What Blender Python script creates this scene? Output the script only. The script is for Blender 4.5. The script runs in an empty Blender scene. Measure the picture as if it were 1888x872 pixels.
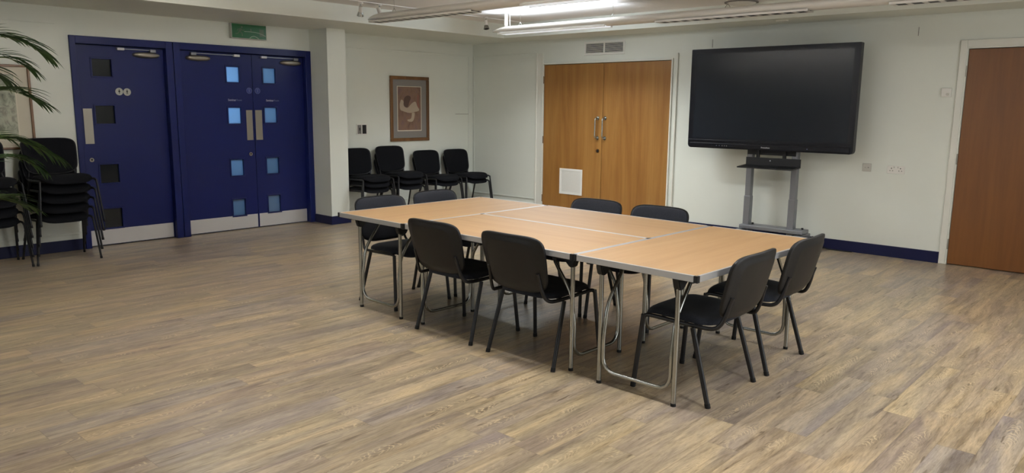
import bpy, bmesh, math, random
from mathutils import Vector, Matrix
PI = math.pi
random.seed(7)
SC = bpy.context.scene
COL = SC.collection
V = Vector

# ------------------------------------------------------------------ materials
def srgb(r, g, b):
    f = lambda c: (c/255)/12.92 if c/255 <= .04045 else (((c/255)+.055)/1.055)**2.4
    return (f(r), f(g), f(b), 1)

def mat(name, col, rough=.5, metal=0, spec=.5, **k):
    m = bpy.data.materials.new(name); m.use_nodes = True
    p = m.node_tree.nodes['Principled BSDF']
    p.inputs['Base Color'].default_value = col
    p.inputs['Roughness'].default_value = rough
    p.inputs['Metallic'].default_value = metal
    p.inputs['Specular IOR Level'].default_value = spec
    for a, v in k.items():
        p.inputs[a.replace('_', ' ')].default_value = v
    return m

class NT:
    """small helper around a node tree"""
    def __init__(s, m):
        s.t = m.node_tree; s.n = s.t.nodes; s.l = s.t.links
        s.p = s.n['Principled BSDF']
    def node(s, typ, **k):
        n = s.n.new(typ)
        for a, v in k.items(): setattr(n, a, v)
        return n
    def link(s, a, b): s.l.new(a, b)
    def setin(s, sock, v):
        if hasattr(v, 'is_linked') or isinstance(v, bpy.types.NodeSocket): s.link(v, sock)
        else: sock.default_value = v
    def math(s, op, a, b=0.0, c=0.0, clamp=False):
        n = s.node('ShaderNodeMath', operation=op); n.use_clamp = clamp
        s.setin(n.inputs[0], a); s.setin(n.inputs[1], b)
        if op in ('MULTIPLY_ADD', 'SMOOTH_MIN'): s.setin(n.inputs[2], c)
        return n.outputs[0]
    def mix(s, f, a, b, blend='MIX'):
        n = s.node('ShaderNodeMix', data_type='RGBA', blend_type=blend)
        s.setin(n.inputs[0], f); s.setin(n.inputs[6], a); s.setin(n.inputs[7], b)
        return n.outputs[2]
    def ramp(s, f, stops):
        n = s.node('ShaderNodeValToRGB'); s.link(f, n.inputs[0])
        e = n.color_ramp.elements
        while len(e) < len(stops): e.new(.5)
        for i, (p, c) in enumerate(stops):
            e[i].position = p; e[i].color = c if len(c) == 4 else (*c, 1)
        return n.outputs[0]
    def noise(s, vec, scale, detail=3, rough=.5, dist=0, out=0):
        n = s.node('ShaderNodeTexNoise'); s.link(vec, n.inputs['Vector'])
        n.inputs['Scale'].default_value = scale; n.inputs['Detail'].default_value = detail
        n.inputs['Roughness'].default_value = rough; n.inputs['Distortion'].default_value = dist
        return n.outputs[out]
    def coord(s, which='Object'):
        return s.node('ShaderNodeTexCoord').outputs[which]
    def mapping(s, vec, scale=(1, 1, 1), loc=(0, 0, 0)):
        n = s.node('ShaderNodeMapping'); s.link(vec, n.inputs[0])
        n.inputs['Scale'].default_value = scale; n.inputs['Location'].default_value = loc
        return n.outputs[0]
    def bump(s, h, strength=.1, dist=.01):
        n = s.node('ShaderNodeBump'); n.inputs['Strength'].default_value = strength
        n.inputs['Distance'].default_value = dist
        s.link(h, n.inputs['Height']); s.link(n.outputs[0], s.p.inputs['Normal'])

def mat_paint(name, col, rough=.6, var=.04, bump=.06, spec=.5):
    m = mat(name, col, rough, 0, spec); t = NT(m)
    c = t.coord()
    n = t.noise(c, 1.7, 4, .6)
    d = tuple(x*(1-var) for x in col[:3]) + (1,)
    u = tuple(min(1, x*(1+var)) for x in col[:3]) + (1,)
    t.link(t.mix(n, d, u), t.p.inputs['Base Color'])
    t.bump(t.noise(c, 180, 2), bump, .002)
    return m

def mat_floor():
    m = mat('vinyl_planks', (.3, .25, .2, 1), .42); t = NT(m)
    sp = t.node('ShaderNodeSeparateXYZ'); t.link(t.coord(), sp.inputs[0])
    x, y = sp.outputs[0], sp.outputs[1]
    PW, PL = .152, .95
    xr = t.math('DIVIDE', x, PW); row = t.math('FLOOR', xr); xf = t.math('FRACT', xr)
    wn = t.node('ShaderNodeTexWhiteNoise', noise_dimensions='1D'); t.link(row, wn.inputs['W'])
    yr = t.math('ADD', t.math('DIVIDE', y, PL), wn.outputs[0]); pl = t.math('FLOOR', yr); yf = t.math('FRACT', yr)
    cid = t.node('ShaderNodeCombineXYZ'); t.link(row, cid.inputs[0]); t.link(pl, cid.inputs[1])
    w2 = t.node('ShaderNodeTexWhiteNoise', noise_dimensions='2D'); t.link(cid.outputs[0], w2.inputs['Vector'])
    idv, idc = w2.outputs[0], w2.outputs[1]
    # plank-local coordinates with a random offset
    off = t.math('MULTIPLY', idv, 37.0)
    g = t.node('ShaderNodeCombineXYZ')
    t.link(t.math('ADD', x, off), g.inputs[0]); t.link(t.math('ADD', y, off), g.inputs[1]); t.link(off, g.inputs[2])
    gv = g.outputs[0]
    streak = t.noise(t.mapping(gv, (13, 1.05, 1)), 1.6, 8, .68, 1.1)
    fine = t.noise(t.mapping(gv, (95, 9, 1)), 1.6, 6, .68, .5)
    blot = t.noise(t.mapping(gv, (4.5, .75, 1)), 1.5, 3, .5, 1.0)
    base = t.ramp(idv, [(0, srgb(140, 124, 106)), (.22, srgb(174, 158, 126)), (.42, srgb(150, 137, 130)),
                        (.6, srgb(186, 168, 136)), (.8, srgb(166, 144, 120)), (1, srgb(156, 148, 144))])
    tint = t.ramp(blot, [(.32, srgb(124, 114, 112)), (.5, srgb(160, 147, 126)), (.68, srgb(190, 170, 134))])
    c = t.mix(.55, base, tint)
    dark = t.ramp(streak, [(.3, (.48, .44, .40, 1)), (.44, (.84, .82, .79, 1)), (.56, (1.05, 1.04, 1.02, 1)), (.75, (1.28, 1.25, 1.20, 1))])
    c = t.mix(1.0, c, dark, 'MULTIPLY')
    fr = t.ramp(fine, [(.3, (.62, .60, .57, 1)), (.5, (1.0, 1.0, 1.0, 1)), (.72, (1.3, 1.29, 1.26, 1))])
    c = t.mix(.75, c, fr, 'MULTIPLY')
    # cathedral grain: pale limed rings on some planks
    xc = t.math('SUBTRACT', xf, .5)
    arch = t.math('ADD', t.math('MULTIPLY', y, 6.0), t.math('MULTIPLY', t.math('MULTIPLY', xc, xc), 9.0))
    arch = t.math('ADD', arch, t.math('MULTIPLY', t.noise(t.mapping(gv, (18, 5, 1)), 1.2, 3), 1.6))
    ring = t.math('SINE', t.math('MULTIPLY', arch, 26.0))
    ring = t.math('MULTIPLY', t.math('SUBTRACT', ring, .35, clamp=True), 1.6, clamp=True)
    side = t.math('SUBTRACT', 1.0, t.math('MULTIPLY', t.math('ABSOLUTE', xc), 2.6), clamp=True)
    mask = t.ramp(t.noise(t.mapping(gv, (5, 1.9, 1)), 1.5, 2), [(.50, (0, 0, 0, 1)), (.60, (1, 1, 1, 1))])
    mm = t.math('MULTIPLY', t.math('MULTIPLY', ring, side), t.math('MULTIPLY', mask, .75))
    c = t.mix(mm, c, srgb(206, 186, 150))
    # thin dark dashes of grain
    dn = t.noise(t.mapping(gv, (26, 3.2, 1)), 1.7, 2, .5, .4)
    dm = t.ramp(dn, [(.67, (0, 0, 0, 1)), (.74, (1, 1, 1, 1))])
    c = t.mix(t.math('MULTIPLY', dm, .65), c, srgb(84, 68, 50))
    # knots
    vo = t.node('ShaderNodeTexVoronoi'); t.link(t.mapping(gv, (3.4, 1.6, 1)), vo.inputs['Vector']); vo.inputs['Scale'].default_value = 1.0
    kn = t.ramp(vo.outputs[0], [(.02, (1, 1, 1, 1)), (.055, (0, 0, 0, 1))])
    c = t.mix(t.math('MULTIPLY', kn, .6), c, srgb(84, 62, 44))
    # joints
    ex = t.math('MINIMUM', xf, t.math('SUBTRACT', 1.0, xf)); ey = t.math('MINIMUM', yf, t.math('SUBTRACT', 1.0, yf))
    jx = t.math('LESS_THAN', ex, .010); jy = t.math('LESS_THAN', ey, .0018)
    jj = t.math('MAXIMUM', jx, jy)
    c = t.mix(t.math('MULTIPLY', jj, .32), c, srgb(88, 76, 64))
    t.link(c, t.p.inputs['Base Color'])
    r = t.math('MULTIPLY_ADD', streak, .16, .24); t.link(r, t.p.inputs['Roughness'])
    t.bump(t.math('SUBTRACT', fine, jj), .12, .002)
    t.p.inputs['Specular IOR Level'].default_value = .45
    return m

def mat_wood(name, c0, c1, c2, along='Z', rough=.4, scale=1.0, stren=1.0):
    m = mat(name, c1, rough); t = NT(m)
    s = {'Z': (9, 9, .55), 'X': (.55, 9, 9), 'Y': (9, .55, 9)}[along]
    c = t.coord()
    a = t.noise(t.mapping(c, tuple(v*scale for v in s)), 1.3, 5, .6, .7)
    b = t.noise(t.mapping(c, tuple(v*scale*6 for v in s)), 1.3, 4, .6, .2)
    col = t.ramp(a, [(.28, c0), (.5, c1), (.74, c2)])
    f = t.ramp(b, [(.3, (.86, .84, .8, 1)), (.65, (1.05, 1.05, 1.05, 1))])
    t.link(t.mix(.6*stren, col, f, 'MULTIPLY'), t.p.inputs['Base Color'])
    return m

M = {}
M['wall'] = mat_paint('cream_wall_paint', srgb(219, 222, 212), .55)
M['ceil'] = mat_paint('ceiling_paint', srgb(232, 229, 225), .8)
M['trimw'] = mat_paint('white_gloss_paint', srgb(216, 215, 204), .35, .02, .0)
M['floor'] = mat_floor()
M['blue'] = mat_paint('navy_gloss_paint', srgb(18, 28, 84), .33, .05, .02, .28)
M['bluedk'] = mat_paint('navy_skirting_paint', srgb(18, 23, 60), .4, .05, .02, .28)
M['steel'] = mat('brushed_steel', srgb(200, 198, 197), .45, .3)
t = NT(M['steel']); t.bump(t.noise(t.mapping(t.coord(), (2, 2, 300)), 3, 2), .05, .001)
M['push'] = mat('push_plate_steel', srgb(150, 144, 132), .38, .7)
M['chrome'] = mat('chrome', srgb(172, 173, 168), .27, 1)
M['alu'] = mat('aluminium_edge', srgb(196, 197, 198), .42, .7)
M['black'] = mat('black_plastic', srgb(9, 10, 13), .5)
M['blackm'] = mat('black_powder_coat', srgb(26, 26, 29), .4)
M['rubber'] = mat('black_rubber', srgb(20, 20, 20), .8)
M['glassdk'] = mat('dark_wired_glass', srgb(30, 34, 38), .12)
fm = mat('charcoal_weave_fabric', srgb(40, 44, 54), .95, 0, .3, Sheen_Weight=.15, Sheen_Roughness=.5)  # same fabric as the stacks, light from above mixed into a paler tone
t = NT(fm); c = t.coord(); n = t.noise(c, 420, 2)
t.link(t.ramp(n, [(.35, srgb(20, 22, 28)), (.65, srgb(43, 47, 57))]), t.p.inputs['Base Color']); t.bump(n, .35, .002)
M['fabric'] = fm
fb = mat('black_weave_fabric', srgb(20, 21, 25), .95, 0, .2)
t = NT(fb); c = t.coord(); n = t.noise(c, 420, 2)
t.link(t.ramp(n, [(.35, srgb(9, 10, 13)), (.65, srgb(18, 19, 24))]), t.p.inputs['Base Color']); t.bump(n, .35, .002)
M['fabricb'] = fb
M['beech'] = mat_wood('beech_laminate', srgb(164, 131, 92), srgb(171, 138, 98), srgb(178, 146, 106), 'Y', .46, .8, .5)
M['under'] = mat('table_underside', srgb(70, 60, 50), .7)
M['oak'] = mat_wood('oak_veneer', srgb(124, 82, 36), srgb(146, 102, 50), srgb(160, 118, 62), 'Z', .38, .55)
M['oak2'] = mat_wood('darker_oak_veneer', srgb(102, 61, 22), srgb(113, 69, 26), srgb(122, 77, 31), 'Z', .4, .5)
M['brass'] = mat('dull_bronze', srgb(110, 82, 52), .4, .8)
M['plas'] = mat('white_plastic', srgb(222, 220, 212), .4)
M['plasg'] = mat('grey_white_plastic', srgb(190, 188, 178), .45)
M['dark'] = mat('dark_recess', srgb(16, 16, 16), .8)
M['ventdk'] = mat('vent_recess', srgb(34, 35, 38), .8)
M['fixw'] = mat('white_enamel', srgb(226, 222, 214), .3)
M['lou'] = mat('louvre_black', srgb(30, 26, 24), .5)
M['screen'] = mat('display_glass', srgb(31, 35, 42), .2, 0, .35)
M['bezel'] = mat('display_bezel', srgb(13, 14, 22), .35, 0, .3)
M['standg'] = mat('grey_anodised_metal', srgb(138, 140, 145), .38, .6)
M['signw'] = mat('sign_white', srgb(176, 176, 166), .5)
M['signk'] = mat('sign_black', srgb(18, 20, 12), .5)
M['signb'] = mat('sign_blue', srgb(40, 52, 120), .45)
M['textw'] = mat('text_white', srgb(170, 170, 190), .5)
M['textg'] = mat('text_grey', srgb(104, 112, 144), .5)
M['logo'] = mat('logo_grey', srgb(190, 190, 192), .4)
M['exitg'] = mat('exit_green', srgb(22, 96, 44), .3)
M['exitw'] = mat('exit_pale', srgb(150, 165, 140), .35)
M['exitd'] = mat('exit_dull', srgb(88, 108, 76), .35)
M['frame'] = mat_wood('picture_frame_wood', srgb(84, 56, 30), srgb(108, 74, 40), srgb(126, 88, 50), 'Z', .35)
M['mount'] = mat('grey_mount_card', srgb(128, 124, 120), .7)
M['mount2'] = mat('pale_mount_card', srgb(196, 190, 172), .7)
M['cream'] = mat('cream_card', srgb(205, 198, 180), .7)
M['artp'] = mat('print_pale', srgb(172, 156, 136), .7)
M['artd'] = mat('print_dark', srgb(86, 66, 56), .7)
M['artr'] = mat('print_rust', srgb(134, 88, 72), .7)
M['terra'] = mat_paint('plant_pot_glaze', srgb(96, 72, 56), .5)
M['soil'] = mat('potting_soil', srgb(44, 34, 26), .95)
m = mat('brown_print', srgb(120, 92, 74), .7); t = NT(m)
t.link(t.ramp(t.noise(t.mapping(t.coord(), (1, 9, 4)), 1.5, 4, .6, .5), [(.3, srgb(104, 78, 66)), (.5, srgb(128, 100, 82)), (.72, srgb(112, 88, 90))]), t.p.inputs['Base Color'])
M['art1'] = m
m = mat('green_grey_print', srgb(130, 136, 120), .7); t = NT(m)
vo = t.node('ShaderNodeTexVoronoi'); t.link(t.mapping(t.coord(), (1, 7, 5)), vo.inputs['Vector']); vo.inputs['Scale'].default_value = 1.6
w = t.noise(t.mapping(t.coord(), (1, 6, 5)), 2.2, 5, .65, 1.2)
t.link(t.mix(.5, t.ramp(vo.outputs[0], [(.1, srgb(60, 64, 56)), (.45, srgb(150, 156, 138)), (.8, srgb(178, 176, 158))]),
             t.ramp(w, [(.38, srgb(72, 76, 70)), (.5, srgb(160, 162, 144)), (.66, srgb(182, 180, 160))])), t.p.inputs['Base Color'])
M['art2'] = m
m = mat('palm_leaf', srgb(58, 84, 42), .45, Subsurface_Weight=0.0); t = NT(m)
t.link(t.ramp(t.noise(t.coord(), 9, 3), [(.3, srgb(50, 80, 42)), (.6, srgb(82, 112, 62)), (.8, srgb(118, 138, 90))]), t.p.inputs['Base Color'])
M['palm'] = m
M['palmstem'] = mat('palm_stem', srgb(96, 108, 56), .5)
# frosted pane that passes the daylight of the lobby behind it
m = bpy.data.materials.new('frosted_glass'); m.use_nodes = True
nt = m.node_tree; nt.nodes.clear()
o_ = nt.nodes.new('ShaderNodeOutputMaterial'); tr = nt.nodes.new('ShaderNodeBsdfTranslucent'); gl = nt.nodes.new('ShaderNodeBsdfGlossy'); mx = nt.nodes.new('ShaderNodeMixShader')
tr.inputs[0].default_value = (.82, .9, 1, 1); gl.inputs[0].default_value = (.9, .9, .9, 1); gl.inputs['Roughness'].default_value = .15; mx.inputs[0].default_value = .05
nt.links.new(tr.outputs[0], mx.inputs[1]); nt.links.new(gl.outputs[0], mx.inputs[2]); nt.links.new(mx.outputs[0], o_.inputs[0])
M['frost'] = m
def emit(name, col, s):
    m = bpy.data.materials.new(name); m.use_nodes = True
    p = m.node_tree.nodes['Principled BSDF']; p.inputs['Base Color'].default_value = (.8, .8, .8, 1)
    p.inputs['Emission Color'].default_value = col; p.inputs['Emission Strength'].default_value = s
    return m
M['tube'] = emit('lit_fluorescent_tube', (.86, .93, 1, 1), .45)
M['daypane'] = emit('daylit_window_pane', (.86, .93, 1, 1), 1.2)  # glow of the panes added out of view
M['tubeo'] = mat('unlit_tube', srgb(235, 235, 235), .3)

# ------------------------------------------------------------------ geometry helpers
WL = {}
def finish(bm, name, m, parent=None, origin=None, smooth=None, local=False):
    """bm in world coordinates (or the parent's own frame with local=True) -> one linked mesh object"""
    bmesh.ops.recalc_face_normals(bm, faces=bm.faces[:])
    me = bpy.data.meshes.new(name)
    bm.to_mesh(me); bm.free()
    ms = m if isinstance(m, (list, tuple)) else [m]
    for x in ms: me.materials.append(x)
    if smooth is not None:
        me.shade_smooth()
        try: me.set_sharp_from_angle(angle=math.radians(smooth))
        except Exception: pass
    o = bpy.data.objects.new(name, me); COL.objects.link(o)
    if local:
        o.parent = parent; WL[o] = WL.get(parent, V((0, 0, 0)))
        return o
    pw = WL.get(parent, V((0, 0, 0))) if parent else V((0, 0, 0))
    if parent:
        o.parent = parent; me.transform(Matrix.Translation(-pw)); WL[o] = pw
    else:
        og = V(origin) if origin is not None else V((0, 0, 0))
        me.transform(Matrix.Translation(-og)); o.location = og; WL[o] = og
    return o

def empty(name, loc, rz=0):
    o = bpy.data.objects.new(name, None); COL.objects.link(o)
    o.empty_display_size = .1
    o.location = loc; o.rotation_euler = (0, 0, rz); WL[o] = V(loc)
    return o

def tag(o, label, cat, group=None):
    o['label'] = label; o['category'] = cat
    if group: o['group'] = group
    return o
def struct(o, label=None):
    o['kind'] = 'structure'
    if label: o['label'] = label
    return o

def box(bm, x0, x1, y0, y1, z0, z1, bev=0, seg=2, mi=0):
    vs = [bm.verts.new((x, y, z)) for x in (x0, x1) for y in (y0, y1) for z in (z0, z1)]
    fs = [bm.faces.new([vs[i] for i in q]) for q in ((0, 1, 3, 2), (4, 6, 7, 5), (0, 4, 5, 1), (2, 3, 7, 6), (0, 2, 6, 4), (1, 5, 7, 3))]
    for f in fs: f.material_index = mi
    if bev > 0:
        es = list({e for f in fs for e in f.edges})
        r = bmesh.ops.bevel(bm, geom=es, offset=bev, segments=seg, affect='EDGES', profile=.5)
        for f in r['faces']: f.material_index = mi
    return fs

def B(*a, **k):
    bm = bmesh.new(); box(bm, *a, **k); return bm

def catmull(pts, n=6):
    P = [V(p) for p in pts]; out = []
    for i in range(len(P)-1):
        p0 = P[max(i-1, 0)]; p1 = P[i]; p2 = P[i+1]; p3 = P[min(i+2, len(P)-1)]
        for k in range(n):
            t = k/n
            out.append(.5*((2*p1)+(p2-p0)*t+(2*p0-5*p1+4*p2-p3)*t*t+(3*p1-p0-3*p2+p3)*t**3))
    out.append(P[-1]); return out

def tube(bm, pts, r, seg=10, r2=None, taper=None, cap=True, up=None):
    """swept tube; r along the frame's first axis, r2 along the second"""
    P = [V(p) for p in pts]; r2 = r2 or r
    rings = []; prev = None
    for i, p in enumerate(P):
        t = ((P[i]-P[i-1]).normalized() if i else V((0, 0, 0))) + ((P[i+1]-P[i]).normalized() if i < len(P)-1 else V((0, 0, 0)))
        t.normalize()
        if prev is None:
            a = V(up) if up else (V((0, 0, 1)) if abs(t.z) < .9 else V((1, 0, 0)))
            u = a.cross(t).normalized() if not up else (a - t*a.dot(t)).normalized()
        else:
            u = (prev - t*prev.dot(t)).normalized()
        prev = u; w = t.cross(u)
        k = taper(i/(len(P)-1)) if taper else 1
        rings.append([bm.verts.new(p + u*math.cos(2*PI*j/seg)*r*k + w*math.sin(2*PI*j/seg)*r2*k) for j in range(seg)])
    for a, b in zip(rings, rings[1:]):
        for j in range(seg): bm.faces.new((a[j], a[(j+1) % seg], b[(j+1) % seg], b[j]))
    if cap:
        bm.faces.new(rings[0][::-1]); bm.faces.new(rings[-1])
    return rings

def T(pts, r, **k):
    bm = bmesh.new(); tube(bm, pts, r, **k); return bm

def pad(outline, front, back, place, nr=7, na=40, bm=None):
    """closed cushion: outline(theta)->(u,v); front(r,u,v)/back(r,u,v)->offset; place(u,v,w)->xyz"""
    bm = bm or bmesh.new()
    sides = []
    for sgn, fn in ((1, front), (-1, back)):
        c = bm.verts.new(place(0, 0, fn(0, 0, 0)))
        rings = []
        for k in range(1, nr+1):
            r = 1-(1-k/nr)**1.7 if nr > 3 else k/nr
            ring = []
            for j in range(na):
                u, v = outline(2*PI*j/na)
                ring.append(bm.verts.new(place(u*r, v*r, fn(r, u*r, v*r))))
            rings.append(ring)
        for j in range(na):
            bm.faces.new((c, rings[0][j], rings[0][(j+1) % na]))
        for a, b in zip(rings, rings[1:]):
            for j in range(na): bm.faces.new((a[j], b[j], b[(j+1) % na], a[(j+1) % na]))
        sides.append(rings[-1])
    a, b = sides
    for j in range(na): bm.faces.new((a[j], b[j], b[(j+1) % na], a[(j+1) % na]))
    return bm

def sup(a, b, n):
    def f(t):
        c, s = math.cos(t), math.sin(t)
        return (a*math.copysign(abs(c)**(2/n), c), b*math.copysign(abs(s)**(2/n), s))
    return f

def prism(bm, poly, fn, d0, d1, mi=0):
    """extrude a 2-D polygon: fn(u,v,d)->xyz"""
    a = [bm.verts.new(fn(u, v, d0)) for u, v in poly]; b = [bm.verts.new(fn(u, v, d1)) for u, v in poly]
    fs = [bm.faces.new(a[::-1]), bm.faces.new(b)]
    n = len(poly)
    for i in range(n): fs.append(bm.faces.new((a[i], a[(i+1) % n], b[(i+1) % n], b[i])))
    for f in fs: f.material_index = mi

def disc_poly(cx, cy, r, n=28, ry=None):
    return [(cx+r*math.cos(2*PI*i/n), cy+(ry or r)*math.sin(2*PI*i/n)) for i in range(n)]

def strip_poly(pts, w):
    P = [V((x, y)) for x, y in pts]; L, R = [], []
    for i, p in enumerate(P):
        d = (P[min(i+1, len(P)-1)]-P[max(i-1, 0)]).normalized(); nrm = V((-d.y, d.x))*w/2
        L.append(tuple(p+nrm)); R.append(tuple(p-nrm))
    return L+R[::-1]

def copy_tree(o, parent=None):
    c = o.copy(); COL.objects.link(c); c.parent = parent
    for ch in list(o.children): copy_tree(ch, c)
    return c

def text_obj(name, body, size, m, mtx, parent, extr=.0006, bold=0.0, width=None):
    cu = bpy.data.curves.new(name, 'FONT'); cu.body = body; cu.size = size; cu.extrude = extr; cu.offset = bold
    cu.align_x = 'LEFT'; cu.align_y = 'CENTER'; cu.resolution_u = 2
    tmp = bpy.data.objects.new(name+'_tmp', cu); COL.objects.link(tmp)
    bpy.context.view_layer.update()
    me = bpy.data.meshes.new_from_object(tmp.evaluated_get(bpy.context.evaluated_depsgraph_get()))
    bpy.data.objects.remove(tmp); bpy.data.curves.remove(cu)
    if width:
        xs = [v.co.x for v in me.vertices]; k = width/(max(xs)-min(xs))
        me.transform(Matrix.Scale(k, 4, (1, 0, 0)))
    me.transform(mtx)
    pw = WL.get(parent, V((0, 0, 0)))
    me.transform(Matrix.Translation(-pw))
    me.name = name; me.materials.clear(); me.materials.append(m)
    o = bpy.data.objects.new(name, me); COL.objects.link(o); o.parent = parent; WL[o] = pw
    return o

# ------------------------------------------------------------------ room shell
XR, YF = 10.6, -10.6          # far side walls behind the camera
ZC, ZS = 2.558, 2.378         # ceiling, soffit underside
SX, SY = 1.149, -.545         # soffit widths
HB = 2.12
bm = B(-.15, XR+.15, YF-.15, .15, -.12, 0); struct(finish(bm, 'floor', M['floor']))
bm = B(-.15, XR+.15, YF-.15, .15, ZC, ZC+.15); struct(finish(bm, 'ceiling', M['ceil']))
bm = bmesh.new(); box(bm, 0, SX, YF, 0, ZS, ZC); box(bm, SX, XR, SY, 0, ZS, ZC)
struct(finish(bm, 'ceiling_soffit', M['wall']))
# left wall with the opening of the blue doors
YL0, YL1, YL2 = -5.531, -4.520, -2.816
bm = bmesh.new()
box(bm, -.15, 0, YF, YL0, 0, ZC); box(bm, -.15, 0, YL0, YL2, HB, ZC); box(bm, -.15, 0, YL2, 0, 0, ZC)
struct(finish(bm, 'wall_left', M['wall']))
# back wall with two openings
DX0, DX1, DX2, DX3 = 1.408, 3.424, 6.572, 7.50
DH = 2.046
bm = bmesh.new()
box(bm, -.15, DX0, 0, .15, 0, ZC); box(bm, DX0, DX1, 0, .15, DH, ZC); box(bm, DX1, DX2, 0, .15, 0, ZC)
box(bm, DX2, DX3, 0, .15, DH, ZC); box(bm, DX3, XR+.15, 0, .15, 0, ZC)
struct(finish(bm, 'wall_back', M['wall']))
struct(finish(B(XR, XR+.15, YF-.15, 0, 0, ZC), 'wall_right', M['wall']))
struct(finish(B(-.15, XR, YF-.15, YF, 0, ZC), 'wall_front', M['wall']))
struct(finish(B(0, .3785, -2.8245, -2.56, 0, ZS), 'wall_pier', M['wall']))
# lobby behind the blue double doors, closet behind the toilet door and the oak doors
bm = bmesh.new()
for b in ((-2.0, -1.95, YL0, YL2, 0, 2.4), (-1.95, -.15, YL0-.05, YL0, 0, 2.4), (-1.95, -.15, YL2, YL2+.05, 0, 2.4),
          (-1.95, -.15, YL1-.02, YL1+.02, 0, 2.4), (-1.95, -.15, YL0, YL2, 2.4, 2.45), (-1.95, -.15, YL0, YL2, -.05, 0)):
    box(bm, *b)
struct(finish(bm, 'wall_lobby', M['wall']))
bm = bmesh.new()
box(bm, DX0-.1, DX1+.1, .15, .2, 0, 2.2); box(bm, DX2-.1, DX3+.1, .15, .2, 0, 2.2)
struct(finish(bm, 'wall_cupboard', M['dark']))

# skirtings
def skirt(name, *b, m='bluedk'): struct(finish(B(*b, bev=.003), name, M[m]))
skirt('baseboard_back', DX1+.09, 6.503, -.016, 0, 0, .112)
skirt('baseboard_back_corner', 0.02, 1.27, -.012, 0, 0, .112, m='trimw')
skirt('baseboard_left', 0, .016, YF, YL0-.002, 0, .112)
skirt('baseboard_left_corner', 0, .016, -2.56, 0, 0, .112, m='trimw')
bm = bmesh.new(); box(bm, .3785, .392, -2.838, -2.547, 0, .105, bev=.003); box(bm, .0, .3785, -2.838, -2.8245, 0, .105, bev=.003)
struct(finish(bm, 'baseboard_pier', M['bluedk']))
skirt('baseboard_back_right', 7.59, XR, -.016, 0, 0, .112)

# panel mouldings on the walls
tn = [0]
def trim(bm, m=None):
    tn[0] += 1
    return struct(finish(bm, 'trim_%d' % tn[0], m or M['wall']))
bm = bmesh.new()
box(bm, 0, .010, -2.56, -.085, 2.20, 2.216, bev=.003); box(bm, 0, .010, -.098, -.082, .16, 2.2, bev=.003)
box(bm, 0, .010, -2.56, -.1, .16, .176, bev=.003)
trim(bm)
bm = bmesh.new()
box(bm, .03, .046, -.010, 0, .17, 2.21, bev=.003); box(bm, .046, 1.27, -.010, 0, 2.195, 2.21, bev=.003); box(bm, .046, 1.27, -.012, 0, .165, .182, bev=.003)
trim(bm)
bm = bmesh.new(); box(bm, 0, .008, YF, -5.64, 2.215, 2.227, bev=.002); box(bm, 0, .008, YF, -5.56, .158, .174, bev=.002); trim(bm)
bm = B(0, .004, -.36, -.098, 1.352, 1.358); trim(bm, M['mount'])
bm = B(0, .003, -.36, -.098, 1.268, 1.273); trim(bm)
for x, z0, z1 in ((3.946, 2.17, 2.26), (6.125, 2.185, 2.267)):
    trim(B(x-.0025, x+.0025, -.003, 0, z0, z1), M['mount'])
# casing of the oak double doors
bm = bmesh.new()
box(bm, 1.27, 1.292, -.02, 0, 0, 2.205, bev=.004); box(bm, 1.292, DX0-.022, -.008, 0, 0, 2.2)
box(bm, DX0-.022, DX0, -.022, 0, 0, DH+.022, bev=.004); box(bm, DX0, DX1, -.0215, 0, DH, DH+.0215, bev=.003)
box(bm, DX1, DX1+.02, -.022, 0, 0, DH+.022, bev=.004); box(bm, DX1+.07, DX1+.09, -.024, 0, 0, 2.125, bev=.004)
trim(bm, M['trimw'])
bm = bmesh.new()
box(bm, 6.503, DX2-.012, -.02, 0, 0, 2.125, bev=.005); box(bm, DX2-.012, DX3+.012, -.0195, 0, DH+.012, 2.124, bev=.003)
box(bm, DX3+.012, DX3+.08, -.02, 0, 0, 2.125, bev=.005)
box(bm, DX2-.012, DX2-.002, -.012, .0, 0, DH+.005); box(bm, DX2-.012, DX3+.012, -.012, 0, DH+.003, DH+.013)
trim(bm, M['trimw'])
# ceiling joint line beside the soffit, where the spotlights run
# ------------------------------------------------------------------ blue door frames
def frame(y0, y1, jl, jr):
    bm = bmesh.new()
    for a, b in ((y0, y0+jl), (y1-jr, y1)):
        box(bm, -.15, .022, a, b, 0, HB, bev=.004)
    box(bm, -.15, .022, y0+jl, y1-jr, 2.045, HB, bev=.004)
    # stops
    box(bm, -.15, -.03-.075, y0+jl, y0+jl+.012, 0, 2.045); box(bm, -.15, -.03-.075, y1-jr-.012, y1-jr, 0, 2.045)
    box(bm, -.15, -.105, y0+jl, y1-jr, 2.03, 2.045)
    return trim(bm, M['blue'])
frame(YL0, YL1-.003, .055, .075)
frame(YL1+.003, YL2, .072, .08)

LX = -.05                                   # face of the recessed leaves
kf = (8.351-LX)/8.351
def LY(y): return -8.2355+(y+8.2355)*kf
def LZ(z): return 1.4743+(z-1.4743)*kf

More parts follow.
